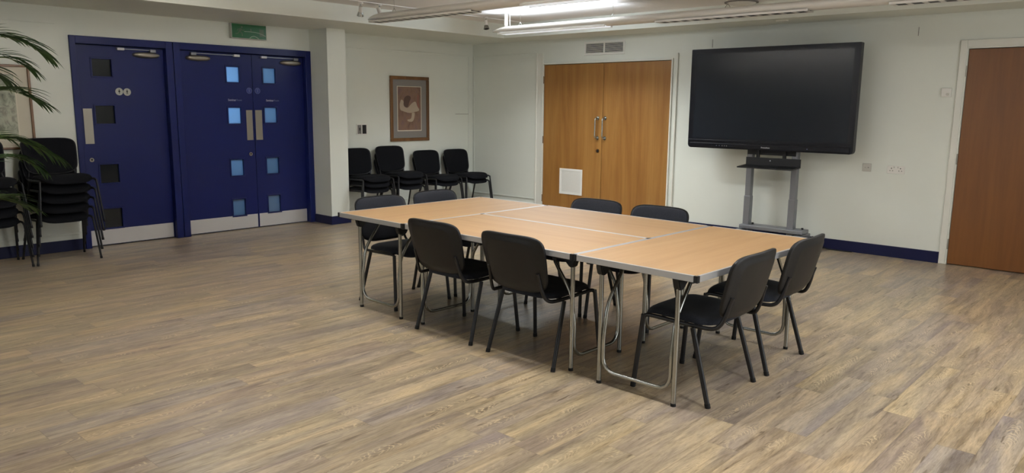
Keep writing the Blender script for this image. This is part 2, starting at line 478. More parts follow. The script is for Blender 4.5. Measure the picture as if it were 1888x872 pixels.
def blue_leaf(name, y0, y1, panes, dark, hinge_right):
    """panes: list of (y0,y1,z0,z1) as seen on the wall plane"""
    P = [(LY(a), LY(b), LZ(c), LZ(d)) for a, b, c, d in panes]
    py0, py1 = P[0][0], P[0][1]
    bm = bmesh.new()
    X0, X1 = LX-.044, LX
    box(bm, X0, X1, y0, py0, .008, 2.038); box(bm, X0, X1, py1, y1, .008, 2.038)
    z = .008
    for a, b, c, d in sorted(P, key=lambda q: q[2]):
        box(bm, X0, X1, py0, py1, z, c); z = d
    box(bm, X0, X1, py0, py1, z, 2.038)
    leaf = struct(finish(bm, name, M['blue'], origin=(LX, (y0+y1)/2, 0)))
    for a, b, c, d in P:
        bm = bmesh.new(); w = .016; q = .006
        box(bm, LX, LX+q, a-w, b+w, d, d+w, bev=.002); box(bm, LX, LX+q, a-w, b+w, c-w, c, bev=.002)
        box(bm, LX, LX+q, a-w, a, c, d, bev=.002); box(bm, LX, LX+q, b, b+w, c, d, bev=.002)
        bd = finish(bm, 'vision_panel', M['blue'], leaf)
        finish(B(LX-.026, LX-.020, a, b, c, d), 'glass_pane', M['glassdk'] if dark else M['frost'], bd)
    return leaf

LD = [(-5.335, -5.152, 1.735, 1.904), (-5.335, -5.152, 1.262, 1.441), (-5.335, -5.155, .658, .846), (-5.335, -5.155, .192, .388)]
d1 = blue_leaf('door_1', YL0+.058, YL1-.081, LD, True, True)
VD = [(-3.920, -3.766, 1.718, 1.887), (-3.920, -3.766, 1.25, 1.428), (-3.920, -3.766, .648, .835), (-3.920, -3.766, .18, .370)]
YM = LY(-3.605)
d2 = blue_leaf('door_2', YL1+.078, YM-.003, VD, False, False)
UD = [(-3.466, -3.306, 1.718, 1.889), (-3.466, -3.306, 1.256, 1.430), (-3.466, -3.306, .648, .837), (-3.466, -3.306, .182, .380)]
d3 = blue_leaf('door_3', YM+.003, YL2-.083, UD, False, True)
d1['label'] = 'navy toilet door with four dark square panes'
d2['label'] = 'wider navy leaf of the double doors with bright panes'
d3['label'] = 'narrower navy leaf of the double doors beside the white pier'
def plate(leaf, name, y0, y1, z0, z1, m, th=.003, conv=True):
    if conv: y0, y1, z0, z1 = LY(y0), LY(y1), LZ(z0), LZ(z1)
    return finish(B(LX, LX+th, y0, y1, z0, z1, bev=.001), name, m, leaf)
for leaf, a, b in ((d1, YL0+.066, YL1-.088), (d2, YL1+.085, YM-.010), (d3, YM+.014, YL2-.092)):
    plate(leaf, 'kick_plate', a, b, .012, .170, M['steel'], conv=False)
for leaf, a, b, c, d in ((d1, -5.452, -5.368, 1.061, 1.413), (d2, -3.703, -3.625, 1.055, 1.402), (d3, -3.588, -3.502, 1.055, 1.403)):
    plate(leaf, 'push_plate', a, b, c, d, M['push'])
for leaf, y, z in ((d1, -5.407, .899), (d2, -3.668, .892)):
    bm = bmesh.new(); prism(bm, disc_poly(LY(y), LZ(z), .021), lambda u, v, d: (d, u, v), LX, LX+.006)
    L = finish(bm, 'lock', M['push'], leaf)
    bm = bmesh.new(); prism(bm, disc_poly(LY(y), LZ(z)+.003, .009), lambda u, v, d: (d, u, v), LX+.006, LX+.0068)
    prism(bm, [(LY(y)-.003, LZ(z)-.013), (LY(y)+.003, LZ(z)-.013), (LY(y)+.002, LZ(z)), (LY(y)-.002, LZ(z))], lambda u, v, d: (d, u, v), LX+.006, LX+.0068)
    finish(bm, 'keyhole', M['dark'], L)
def closer(leaf, yc, s, ya, yb):
    yc = LY(yc); z = LZ(1.965)
    def place(u, v, w): return (LX+w, yc+u, z+v)
    bm = pad(sup(.138, .031, 2.4), lambda r, u, v: .055*(1-r**4)**.5+.006, lambda r, u, v: 0.0, place)
    o = finish(bm, 'door_closer', M['push'], leaf, smooth=50)
    bm = bmesh.new()
    y1, y2 = LY(ya), LY(yb)
    box(bm, LX+.02, LX+.034, min(y1, y2), max(y1, y2), z+.046, z+.054)
    box(bm, LX+.008, LX+.044, yc+s*.06-.03, yc+s*.06+.03, z+.028, z+.06, bev=.004)
    finish(bm, 'closer_arm', M['standg'], o)
    finish(B(LX+.002, LX+.04, y1-.035, y1+.035, z+.036, z+.062, bev=.003), 'arm_bracket', M['steel'], o)
closer(d1, -4.80, 1, -5.06, -4.72)
closer(d2, -4.245, -1, -3.80, -4.30)
closer(d3, -3.10, 1, -3.46, -3.0)
# toilet symbols: two pale discs with black figures
def fig(cy, cz, s, skirt_):
    P = []
    P.append(disc_poly(cy, cz+.74*s, .17*s, 14))
    if skirt_:
        P.append([(cy-.16*s, cz+.52*s), (cy+.16*s, cz+.52*s), (cy+.34*s, cz-.18*s), (cy-.34*s, cz-.18*s)])
        P.append([(cy-.14*s, cz-.15*s), (cy-.02*s, cz-.15*s), (cy-.02*s, cz-.85*s), (cy-.12*s, cz-.85*s)])
        P.append([(cy+.02*s, cz-.15*s), (cy+.14*s, cz-.15*s), (cy+.12*s, cz-.85*s), (cy+.02*s, cz-.85*s)])
        P.append([(cy-.16*s, cz+.52*s), (cy-.40*s, cz-.02*s), (cy-.31*s, cz-.05*s), (cy-.10*s, cz+.36*s)])
        P.append([(cy+.16*s, cz+.52*s), (cy+.10*s, cz+.36*s), (cy+.31*s, cz-.05*s), (cy+.40*s, cz-.02*s)])
    else:
        P.append([(cy-.22*s, cz+.52*s), (cy+.22*s, cz+.52*s), (cy+.17*s, cz-.12*s), (cy-.17*s, cz-.12*s)])
        P.append([(cy-.17*s, cz-.1*s), (cy+.0*s, cz-.1*s), (cy-.18*s, cz-.88*s), (cy-.34*s, cz-.88*s)])
        P.append([(cy+.0*s, cz-.1*s), (cy+.17*s, cz-.1*s), (cy+.36*s, cz-.88*s), (cy+.20*s, cz-.88*s)])
        P.append([(cy-.22*s, cz+.52*s), (cy-.42*s, cz+.02*s), (cy-.30*s, cz-.02*s), (cy-.12*s, cz+.40*s)])
        P.append([(cy+.22*s, cz+.52*s), (cy+.12*s, cz+.40*s), (cy+.30*s, cz-.02*s), (cy+.42*s, cz+.02*s)])
    return P
XF = lambda u, v, d: (d, u, v)
for y, z, sk in ((-5.093, 1.586, True), (-5.016, 1.583, False)):
    y, z = LY(y), LZ(z)
    bm = bmesh.new(); prism(bm, disc_poly(y, z, .038), XF, LX, LX+.003)
    o = finish(bm, 'toilet_sign', M['signw'], d1)
    bm = bmesh.new()
    for p in fig(y, z, .027, sk): prism(bm, p, XF, LX+.003, LX+.0036)
    finish(bm, 'figure_symbol', M['signk'], o)
for leaf, y in ((d2, -3.651), (d3, -3.545)):
    y, z = LY(y), LZ(1.626)
    bm = bmesh.new(); prism(bm, disc_poly(y, z, .036), XF, LX, LX+.002)
    o = finish(bm, 'fire_door_sign', M['signb'], leaf)
    bm = bmesh.new()
    ring = disc_poly(y, z, .033, 30); ri = disc_poly(y, z, .030, 30)
    for i in range(30):
        j = (i+1) % 30
        prism(bm, [ring[i], ring[j], ri[j], ri[i]], XF, LX+.002, LX+.0026)
    for p in fig(y, z-.002, .019, False): prism(bm, p, XF, LX+.002, LX+.0026)
    for dz in (.018,): prism(bm, [(y-.016, z+dz), (y+.016, z+dz), (y+.016, z+dz+.004), (y-.016, z+dz+.004)], XF, LX+.002, LX+.0026)
    finish(bm, 'sign_print', M['textg'], o)
# small room name lettering:  local x -> +y, local y -> +z, local z -> +x
RM = Matrix(((0, 0, 1, 0), (1, 0, 0, 0), (0, 1, 0, 0), (0, 0, 0, 1)))
for leaf, y0 in ((d2, -3.917), (d3, -3.440)):
    yy, zz = LY(y0), LZ(1.516)
    a = Matrix.Translation((LX+.001, yy, zz)) @ RM
    text_obj('room_name_lettering', 'Seminar', .034, M['textw'], a, leaf, bold=.0006, width=.100)
    a = Matrix.Translation((LX+.001, yy+.106, zz)) @ RM
    text_obj('room_name_lettering', 'Room', .030, M['textg'], a, leaf, width=.062)

# ------------------------------------------------------------------ oak doors
def oak_leaf(name, x0, x1, m, z1=2.04):
    return struct(finish(B(x0, x1, .0, .044, .008, z1, bev=.0015), name, m, origin=((x0+x1)/2, .0, 0)))
o4 = oak_leaf('door_4', DX0+.004, 2.4135, M['oak']); o5 = oak_leaf('door_5', 2.4195, DX1-.004, M['oak'])
o6 = oak_leaf('door_6', DX2+.004, DX3-.004, M['oak2'])
o4['label'] = 'oak veneer leaf with a white grille low down'; o5['label'] = 'oak veneer leaf beside the grille leaf'; o6['label'] = 'darker oak single door at the edge of the room'
for leaf, x in ((o4, 2.345), (o5, 2.462)):
    zt, zb = 1.335, 1.075
    pts = [(x, -.002, zt), (x, -.045, zt), (x, -.062, zt-.02), (x, -.064, zt-.05), (x, -.064, zb+.05), (x, -.062, zb+.02), (x, -.045, zb), (x, -.002, zb)]
    h = finish(T(catmull(pts, 3), .0095, seg=10), 'pull_handle', M['chrome'], leaf, smooth=60)
    for z in (zt, zb):
        bm = bmesh.new(); prism(bm, disc_poly(x, z, .024), lambda u, v, d: (u, d, v), -.010, 0)
        finish(bm, 'handle_rose', M['chrome'], h, smooth=40)
bm = bmesh.new(); prism(bm, disc_poly(2.355, .905, .026), lambda u, v, d: (u, d, v), -.006, 0)
lk = finish(bm, 'lock', M['brass'], o4)
bm = bmesh.new(); prism(bm, disc_poly(2.357, .905, .014), lambda u, v, d: (u, d, v), -.008, -.006); finish(bm, 'keyhole', M['dark'], lk)
# grille in the door
g0, g1, h0, h1 = 1.720, 2.112, .288, .640
bm = bmesh.new(); w = .03
box(bm, g0, g1, -.008, 0, h1-w, h1, bev=.002); box(bm, g0, g1, -.008, 0, h0, h0+w, bev=.002)
box(bm, g0, g0+w, -.008, 0, h0+w, h1-w, bev=.002); box(bm, g1-w, g1, -.008, 0, h0+w, h1-w, bev=.002)
gr = finish(bm, 'door_grille', M['plas'], o4)
bm = bmesh.new()
n = 26
for i in range(n):
    z = h0+w+(h1-h0-2*w)*(i+.5)/n
    box(bm, g0+w, g1-w, -.004, -.001, z-.0042, z+.0042)
box(bm, g0+w, g1-w, -.001, 0, h0+w, h1-w, mi=1)
finish(bm, 'grille_slats', [M['plas'], M['plasg']], gr)
for leaf, x, zs in ((o4, DX0-.001, (1.84, 1.02, .20)), (o5, DX1+.001, (1.84, 1.02, .20)), (o6, DX2-.002, (1.84, 1.02, .20))):
    for z in zs:
        bm = T([(x, -.008, z-.05), (x, -.008, z+.05)], .0075, seg=8)
        finish(bm, 'hinge', M['brass'] if leaf is not o6 else M['push'], leaf)

# ------------------------------------------------------------------ wall fittings
# ventilation grille above the oak doors
v = empty('ventilation_grille', (2.42, 0, 2.15)); tag(v, 'white rectangular air grille on the wall above the oak double doors', 'air vent')
x0, x1, z0, z1 = 2.10, 2.738, 2.145, 2.318
bm = bmesh.new(); w = .026
box(bm, x0, x1, -.016, 0, z1-w, z1, bev=.003); box(bm, x0, x1, -.016, 0, z0, z0+w, bev=.003)
box(bm, x0, x0+w, -.016, 0, z0+w, z1-w, bev=.003); box(bm, x1-w, x1, -.016, 0, z0+w, z1-w, bev=.003)
xm = (x0+x1)/2; box(bm, xm-.009, xm+.009, -.014, 0, z0+w, z1-w)
finish(bm, 'grille_frame', M['plas'], v)
finish(B(x0+w, x1-w, -.0015, 0, z0+w, z1-w), 'duct_opening', M['ventdk'], v)
bm = bmesh.new(); n = 8
for a, b in ((x0+w, xm-.009), (xm+.009, x1-w)):
    for i in range(n):
        z = z0+w+(z1-z0-2*w)*(i+.5)/n
        vs = [bm.verts.new(p) for p in ((a, -.012, z-.003), (b, -.012, z-.003), (b, -.004, z+.001), (a, -.004, z+.001),
                                        (a, -.012, z+.0008), (b, -.012, z+.0008), (b, -.004, z+.0048), (a, -.004, z+.0048))]
        for q in ((0, 1, 2, 3), (7, 6, 5, 4), (0, 4, 5, 1), (1, 5, 6, 2), (2, 6, 7, 3), (3, 7, 4, 0)): bm.faces.new([vs[k] for k in q])
finish(bm, 'louvre_slats', M['plas'], v)

def wallplate(name, x0, x1, z0, z1, m, d=.010, bev=.003):
    return finish(B(x0, x1, -d, .001, z0, z1, bev=bev), name, m, origin=((x0+x1)/2, 0, z0))
s = tag(wallplate('power_socket', 5.957, 6.123, .846, .925, M['plas']), 'white double power socket on the wall between display and oak door', 'socket')
for cx in (5.998, 6.082):
    bm = bmesh.new()
    box(bm, cx-.004, cx+.004, -.0112, -.0098, .894, .904); box(bm, cx-.017, cx-.008, -.0112, -.0098, .872, .878); box(bm, cx+.008, cx+.017, -.0112, -.0098, .872, .878)
    finish(bm, 'pin_holes', M['dark'], s)
for cx in (6.022, 6.058): finish(B(cx-.006, cx+.006, -.014, -.0098, .902, .918, bev=.002), 'rocker_switch', M['plasg'], s)
s = tag(wallplate('blank_socket_plate', 5.717, 5.803, .852, .934, M['plasg'], .006), 'faint single grey faceplate on the wall just below the display corner', 'socket plate')
bm = bmesh.new(); prism(bm, disc_poly(5.775, .893, .006, 12), lambda u, v, d: (u, d, v), -.008, -.006); prism(bm, disc_poly(5.745, .893, .004, 12), lambda u, v, d: (u, d, v), -.008, -.006)
finish(bm, 'plate_screw', M['mount'], s)
s = tag(wallplate('call_point', 6.379, 6.465, 1.602, 1.686, M['plas'], .026, .006), 'small square white wall unit with a round knob beside the oak door', 'wall control')
bm = bmesh.new(); prism(bm, disc_poly(6.437, 1.628, .013, 20), lambda u, v, d: (u, d, v), -.036, -.026)
finish(bm, 'dial', M['plasg'], s, smooth=40)
# switches on the picture wall
s = finish(B(0, .010, -2.152, -1.974, 1.088, 1.226, bev=.002), 'light_switch_plate', M['plas'], origin=(0, -2.06, 1.088))
tag(s, 'two-part grey and black switch plate between pier and framed print', 'light switch')
k = finish(B(.010, .015, -2.138, -2.078, 1.098, 1.214, bev=.002), 'metal_faceplate', M['mount'], s)
finish(B(.015, .018, -2.114, -2.100, 1.140, 1.178), 'toggle', M['dark'], k)
finish(B(.015, .017, -2.112, -2.101, 1.118, 1.128), 'indicator', M['dark'], k)
k = finish(B(.010, .016, -2.062, -1.998, 1.098, 1.214, bev=.002), 'dimmer_panel', M['black'], s)
# exit sign
s = empty('exit_sign', (0, -3.65, 2.2)); tag(s, 'green running man exit sign above the blue double doors', 'exit sign')
e0, e1, f0, f1 = -3.862, -3.425, 2.205, 2.374
bm = bmesh.new(); w = .008
box(bm, 0, .052, e0, e1, f0, f1, bev=.004)
finish(bm, 'sign_housing', M['plasg'], s)
fc = finish(B(.052, .054, e0+w, e1-w, f0+w, f1-w), 'sign_face', M['exitg'], s)
ey, ez = e0, f0
bm = bmesh.new()
W_ = lambda a, b: (ey+a, ez+b)
prism(bm, disc_poly(ey+.128, ez+.128, .012, 14), XF, .054, .0548)
for pts, ww in (([W_(.118, .112), W_(.098, .075)], .026), ([W_(.112, .105), W_(.146, .092), W_(.158, .104)], .009), ([W_(.110, .105), W_(.082, .104), W_(.070, .086)], .009),
                ([W_(.100, .080), W_(.128, .062), W_(.132, .030)], .012), ([W_(.096, .078), W_(.076, .054), W_(.046, .052)], .012)):
    prism(bm, strip_poly(pts, ww), XF, .054, .0548)
finish(bm, 'running_figure', M['exitd'], fc)
bm = bmesh.new(); prism(bm, [W_(.345, .120), W_(.400, .118), W_(.400, .040), W_(.345, .036)], XF, .054, .0546)
finish(bm, 'door_symbol', M['exitd'], fc)
bm = bmesh.new(); prism(bm, strip_poly([W_(.238, .088), W_(.238, .118)], .014), XF, .054, .0546)
finish(bm, 'arrow_symbol', M['exitd'], fc)
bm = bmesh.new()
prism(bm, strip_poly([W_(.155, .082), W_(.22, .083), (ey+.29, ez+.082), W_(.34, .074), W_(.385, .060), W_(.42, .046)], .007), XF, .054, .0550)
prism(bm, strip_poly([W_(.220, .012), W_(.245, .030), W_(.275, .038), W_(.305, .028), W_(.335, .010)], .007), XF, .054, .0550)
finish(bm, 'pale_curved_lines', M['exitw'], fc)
# framed prints
def picture(name, y0, y1, z0, z1, fw, margin, label, mount, art, group=None):
    r = empty(name, (0, (y0+y1)/2, z0)); tag(r, label, 'framed picture')
    bm = bmesh.new()
    for a in ((y0, y1, z1-fw, z1), (y0, y1, z0, z0+fw), (y0, y0+fw, z0+fw, z1-fw), (y1-fw, y1, z0+fw, z1-fw)):
        box(bm, .002, .028, *a, bev=.005)
    finish(bm, 'frame', M['frame'], r)
    finish(B(.004, .012, y0+fw, y1-fw, z0+fw, z1-fw), 'mount', mount, r)
    a0, a1, b0, b1 = y0+margin[0], y1-margin[1], z0+margin[2], z1-margin[3]
    bd = finish(B(.012, .0126, a0-.012, a1+.012, b0-.014, b1+.008), 'print_border', M['cream'], r)
    p = finish(B(.0126, .0132, a0, a1, b0, b1), 'print', art, r)
    return r, p, (a0, a1, b0, b1)
r, p, (a0, a1, b0, b1) = picture('framed_print', -1.592, -.895, .982, 1.871, .045, (.135, .148, .152, .142), 'tall brown framed print with a pale shape, hung above the stacked chairs', M['mount'], M['art1'])
PX = lambda u, v, d: (d, a0+(a1-a0)*u, b0+(b1-b0)*v)
def blob(pts): return [(q.x, q.y) for q in catmull([(x, y, 0) for x, y in pts+pts[:1]], 4)[:-1]]
bm = bmesh.new()
prism(bm, blob([(.08, .60), (.14, .70), (.24, .67), (.26, .56), (.42, .52), (.60, .62), (.76, .66), (.84, .56), (.92, .46), (.72, .42), (.48, .40), (.22, .44), (.10, .48)]), PX, .0132, .0137)
prism(bm, blob([(.60, .40), (.72, .40), (.70, .28), (.62, .20), (.46, .20), (.40, .24), (.56, .27)]), PX, .0132, .0137)
finish(bm, 'pale_shape', M['artp'], p)
bm = bmesh.new()
prism(bm, blob([(.24, .60), (.28, .74), (.42, .80), (.56, .76), (.50, .66), (.42, .54), (.30, .54)]), PX, .0137, .0141)
finish(bm, 'dark_shape', M['artd'], p)
bm = bmesh.new()
prism(bm, blob([(.86, .84), (.92, .80), (.90, .66), (.94, .52), (.86, .55), (.84, .70)]), PX, .0132, .0137)
finish(bm, 'rust_streak', M['artr'], p)
picture('framed_print', -6.75, -5.895, 1.028, 1.815, .022, (.13, .135, .10, .09), 'thin brown framed grey-green print half hidden behind palm fronds', M['mount2'], M['art2'])

# ------------------------------------------------------------------ chair
def back_pos(u, v, w):
    """u across, v height 0..1 scaled metres from centre, w towards the sitter"""
    zc, hv = .612, 1
    z = zc+v*.968
    y = -.250-(z-.45)*.245 + .60*u*u*1.0 - .010
    y += .02*max(0, (.50-z)/.06)**2*.4
    return (u*(1+.05*(v/.17)), y+w, z)
def back_outline(a, b, n):
    f = sup(a, b, n)
    def g(t):
        u, v = f(t)
        if v < 0: v *= 1.0+.08*(1-(u/a)**2)
        return u, v
    return g
def make_chair(name, fab, splay, q1, q2, thick=0.0):
    r = empty(name, (0, 0, 0))
    FX, RX_, RT, RY = splay        # front foot, rear foot, rear top half widths; rear top y
    def seat_pos(u, v, w):
        z = .428+w-.035*max(0, (v-.10)/.11)**2 - .012*(v/.2)*(-1 if v < 0 else 0)
        z -= .010*(1-min(1, (u/.222)**2))*(1-min(1, (v/.215)**2))
        return (u*(1-.02*v/.2), v+.015, z)
    bm = pad(sup(.224, .217, 3.8), lambda q, u, v: .036*(1-q**6)**.5-.006, lambda q, u, v: -.014, seat_pos, nr=10, na=56)
    st = finish(bm, 'seat', fab, r, smooth=60, local=True)
    bm = pad(sup(.216, .209, 3.8), lambda q, u, v: -.0141, lambda q, u, v: -.014-.030*(1-q**3), seat_pos, nr=7, na=40)
    finish(bm, 'seat_shell', M['black'], r, smooth=60, local=True)
    bm = pad(back_outline(.226, .163, 5.2), lambda q, u, v: (.015+thick)*(1-q**6)**.6+.003, lambda q, u, v: 0.0, back_pos, nr=9, na=56)
    finish(bm, 'backrest', fab, r, smooth=60, local=True)
    def bk(q, u, v):
        e = .006+thick*.9*(1-q**14)**.5+.004*(1-q**8)
        if q < .80: e += .006
        elif q < .84: e += .006*(.84-q)/.04
        return -e
    bm = pad(back_outline(.234, .169, 5.2), lambda q, u, v: 0.0005 if q < .97 else .004+thick*.3, bk, back_pos, nr=12, na=56)
    finish(bm, 'back_shell', M['black'], r, smooth=50, local=True)
    for s_ in (-1, 1):
        # side rail with upright (one bent tube)
        pts = [(s_*.234, .186, .385), (s_*.232, .172, .400), (s_*.230, .130, .404), (s_*.229, -.05, .398), (s_*.224, -.170, .396), (s_*.214, -.216, .402), (s_*.202, -.242, .428), (s_*.194, -.262, .48), (s_*.190, -.274, .53), (s_*.188, -.286, .565)]
        finish(T(catmull(pts, 4), min(q1*.9, .009), r2=min(q2*.9, .011), seg=10, up=(1, 0, 0)), 'side_rail', M['blackm'], r, smooth=60, local=True)
        for foot, top in (((s_*FX, .222), (s_*.236, .184, .402)), ((s_*RX_, -.222), (s_*RT, RY, .388))):
            dx, dy = (top[0]-foot[0])/top[2], (top[1]-foot[1])/top[2]
            lg = finish(T([(foot[0]+dx*.004, foot[1]+dy*.004, .004), top], q1, r2=q2, seg=12, up=(1, 0, 0)), 'leg', M['blackm'], r, smooth=60, local=True)
            finish(T([(foot[0], foot[1], 0), (foot[0]+dx*.022, foot[1]+dy*.022, .022)], q1+.0015, r2=q2+.0015, seg=12, up=(1, 0, 0)), 'foot_cap', M['rubber'], lg, smooth=60, local=True)
    for y in (-.10, .10):
        finish(T([(-.226, y, .396), (.226, y, .396)], .007, seg=8), 'cross_bar', M['blackm'], r, smooth=60, local=True)
    return r

TC = V((5.208, -4.345)); TR = -.02
protoA = make_chair('stacking_chair', M['fabric'], (.257, .256, .236, -.105), .0115, .0135, .007)
protoB = make_chair('stacking_chair', M['fabricb'], (.270, .268, .236, -.095), .0090, .0125)
used = {}
def chair(x, y, rz, label, group, kind='A', z=0, tilt=0):
    p = protoA if kind == 'A' else protoB
    if kind in used: p = copy_tree(p)
    used[kind] = 1
    p.location = (x, y, z); p.rotation_euler = (tilt, 0, rz)
    tag(p, label, 'chair', group)
    return p
G1 = 'chairs around the joined tables'
chair(4.826, -4.808, 0, '', G1)
bpy_l = [
    (4.826, -4.808, 0.0, 'black chair showing its plastic back, of the front two the one nearer the blue doors'),
]
CH = [
    (5.503, -4.822, 0.0, 'black chair showing its plastic back, of the front two the one nearer the camera'),
    (6.431, -4.658, PI/2, 'black chair at the short table end, the one closer to the camera'),
    (6.437, -4.003, PI/2+.015, 'black chair at the short table end, the one closer to the display'),
    (3.905, -4.578, -PI/2-.03, 'dark chair at the far table end whose legs show through the table frame'),
    (3.890, -3.985, -PI/2, 'dark chair at the far table end, its back standing before the stacked chairs'),
    (4.908, -3.800, PI, 'dark chair behind the tables whose back stands before the grille leaf of the oak doors'),
    (5.470, -3.800, PI, 'dark chair behind the tables beside the display stand'),
]
# re-tag the first with its own label
protoA['label'] = bpy_l[0][3]
for x, y, rz, l in CH: chair(x, y, rz, l, G1)

# stacks against the left wall; each chair of a stack is a chair
def stack(x, y, n, dz, names, group, rz=-PI/2, lean=.0, shift=.018):
    for k in range(n):
        chair(x+k*shift, y+lean*k, rz, names[k], group, 'B', z=k*dz)
def ord_names(n, where):
    base = {2: ['bottom', 'top'], 3: ['bottom', 'middle', 'top'], 5: ['bottom', 'second from bottom', 'middle', 'second from top', 'top']}[n]
    return ['black stacking chair, %s of the %s' % (b, where) for b in base]
stack(.385, -2.270, 3, .072, ord_names(3, 'stack cut off by the white pier'), 'black chairs stacked beside the pier')
stack(.375, -1.700, 3, .078, ord_names(3, 'tall stack under the framed print'), 'black chairs stacked under the framed print')
stack(.380, -1.035, 2, .074, ord_names(2, 'pair just past the framed print'), 'black chairs stacked past the framed print')
stack(.380, -.457, 2, .070, ord_names(2, 'pair in the room corner'), 'black chairs stacked in the corner')
stack(.385, -5.868, 5, .090, ord_names(5, 'tall stack beside the toilet door'), 'black chairs stacked by the toilet door', lean=.010, shift=.012)
stack(.370, -6.440, 5, .090, ord_names(5, 'stack behind the palm fronds'), 'black chairs stacked behind the palm', shift=.015)

# ------------------------------------------------------------------ folding tables
TH = .702
def make_table(W, L, inset_a, inset_b, cshift=0.0, label='', sep=.233):
    """long axis along local y; legs at y = -L/2+inset_a and L/2-inset_b"""
    r = empty('folding_table', (0, 0, 0)); tag(r, label, 'table', 'beech folding tables pushed together')
    a, b = W/2, L/2
    e = .013
    finish(B(-a+e, a-e, -b+e, b-e, TH-.020, TH), 'tabletop', [M['beech']], r, local=True)
    finish(B(-a+e, a-e, -b+e, b-e, TH-.026, TH-.0201), 'underside_board', M['under'], r, local=True)
    bm = bmesh.new(); c = .020
    box(bm, -a, -a+e, -b+c, b-c, TH-.031, TH+.0012, bev=.0015); box(bm, a-e, a, -b+c, b-c, TH-.031, TH+.0012, bev=.0015)
    box(bm, -a+c, a-c, -b, -b+e, TH-.031, TH+.0012, bev=.0015); box(bm, -a+c, a-c, b-e, b, TH-.031, TH+.0012, bev=.0015)
    finish(bm, 'edge_trim', M['alu'], r, local=True)
    for sx in (-1, 1):
        for sy in (-1, 1):
            bm = bmesh.new()
            P = [(0, 0), (-.022, 0), (-.022, -.010), (-.011, -.011), (-.010, -.022), (0, -.022)]
            P = [(a*sx+u*sx, b*sy+v_*sy) for u, v_ in P]
            P = P if sx*sy > 0 else P[::-1]
            prism(bm, P, lambda u, v_, d: (u, v_, d), TH-.033, TH+.0008)
            finish(bm, 'corner_cap', M['black'], r, local=True)
    bm = bmesh.new()
    box(bm, -a+.05, -a+.075, -b+.05, b-.05, TH-.05, TH-.026); box(bm, a-.075, a-.05, -b+.05, b-.05, TH-.05, TH-.026)
    finish(bm, 'frame_rail', M['blackm'], r, local=True)
    for sy, ins in ((-1, inset_a), (1, inset_b)):
        ye = sy*(b-ins); yin = ye-sy*.16
        for sx in (-1, 1):
            x = cshift+sx*sep
            lg = finish(T([(x, ye, .006), (x, ye, TH-.055)], .0125, seg=12), 'leg', M['chrome'], r, smooth=60, local=True)
            finish(T([(x, ye, 0), (x, ye, .016)], .0138, seg=12), 'foot_cap', M['rubber'], lg, smooth=60, local=True)
            # bracket
            bm = bmesh.new()
            y_o, y_i = ye+sy*min(.03, ins-.012), ye-sy*.045
            prism(bm, [(y_o, TH-.026), (y_o, TH-.060), (ye+sy*.016, TH-.100), (ye-sy*.014, TH-.104), (y_i, TH-.062), (y_i-sy*.07, TH-.045), (y_i-sy*.07, TH-.026)],
                  lambda u, v_, d: (d, u, v_), x-.020, x+.020)
            bmesh.ops.bevel(bm, geom=bm.edges[:], offset=.005, segments=2, affect='EDGES')
            finish(bm, 'leg_bracket', M['black'], r, smooth=40, local=True)
        # folding U loop between the legs
        xl, xr = cshift-sep+.024, cshift+sep-.024
        R_ = .075; zb = .075
        side = [(0, yin, TH-.045), (0, yin+sy*.012, TH-.10), (0, ye-sy*.038, .45), (0, ye-sy*.009, .32), (0, ye, .25)]
        lft = [(xl+.006*(i == 0), p[1], p[2]) for i, p in enumerate(side)] + [(xl, ye, .20), (xl, ye, zb+R_)]
        arc1 = [(xl+R_-R_*math.cos(t_), ye, zb+R_-R_*math.sin(t_)) for t_ in (PI/8, PI/4, 3*PI/8, PI/2)]
        arc2 = [(xr-R_+R_*math.cos(t_), ye, zb+R_-R_*math.sin(t_)) for t_ in (PI/2, 3*PI/8, PI/4, PI/8)]
        rgt = [(xr, p[1], p[2]) for p in side[::-1]]
        pts = catmull(lft[:6], 3)+lft[6:]+arc1+arc2+[(xr, ye, zb+R_), (xr, ye, .20)]+catmull(rgt, 3)
        finish(T(pts, .0105, seg=10), 'folding_brace', M['chrome'], r, smooth=60, local=True)
        finish(T([(cshift-sep-.01, yin, TH-.045), (cshift+sep+.01, yin, TH-.045)], .008, seg=8), 'pivot_bar', M['chrome'], r, smooth=60, local=True)
    return r
def tpos(lx, ly):
    c, s = math.cos(TR), math.sin(TR)
    return (TC.x+lx*c-ly*s, TC.y+lx*s+ly*c, 0)
tbl = make_table(.752, 1.448, .105, .11, -.02, 'beech folding table set crosswise at the end nearer the blue doors')
tbl.location = tpos(-1.103, 0); tbl.rotation_euler.z = TR
tbl = make_table(.742, 1.448, .085, .062, -.01, 'beech folding table set crosswise at the end nearer the oak single door')
tbl.location = tpos(1.0945, 0); tbl.rotation_euler.z = TR
tbl = make_table(.723, 1.442, .10, .04, 0, 'beech folding table, the middle one with two chairs on its camera side')
tbl.location = tpos(-.001, -.3625); tbl.rotation_euler.z = TR+PI/2
tbl = make_table(.723, 1.442, .10, .06, 0, 'beech folding table, the middle one towards the display and oak doors')
tbl.location = tpos(-.001, .3625); tbl.rotation_euler.z = TR+PI/2

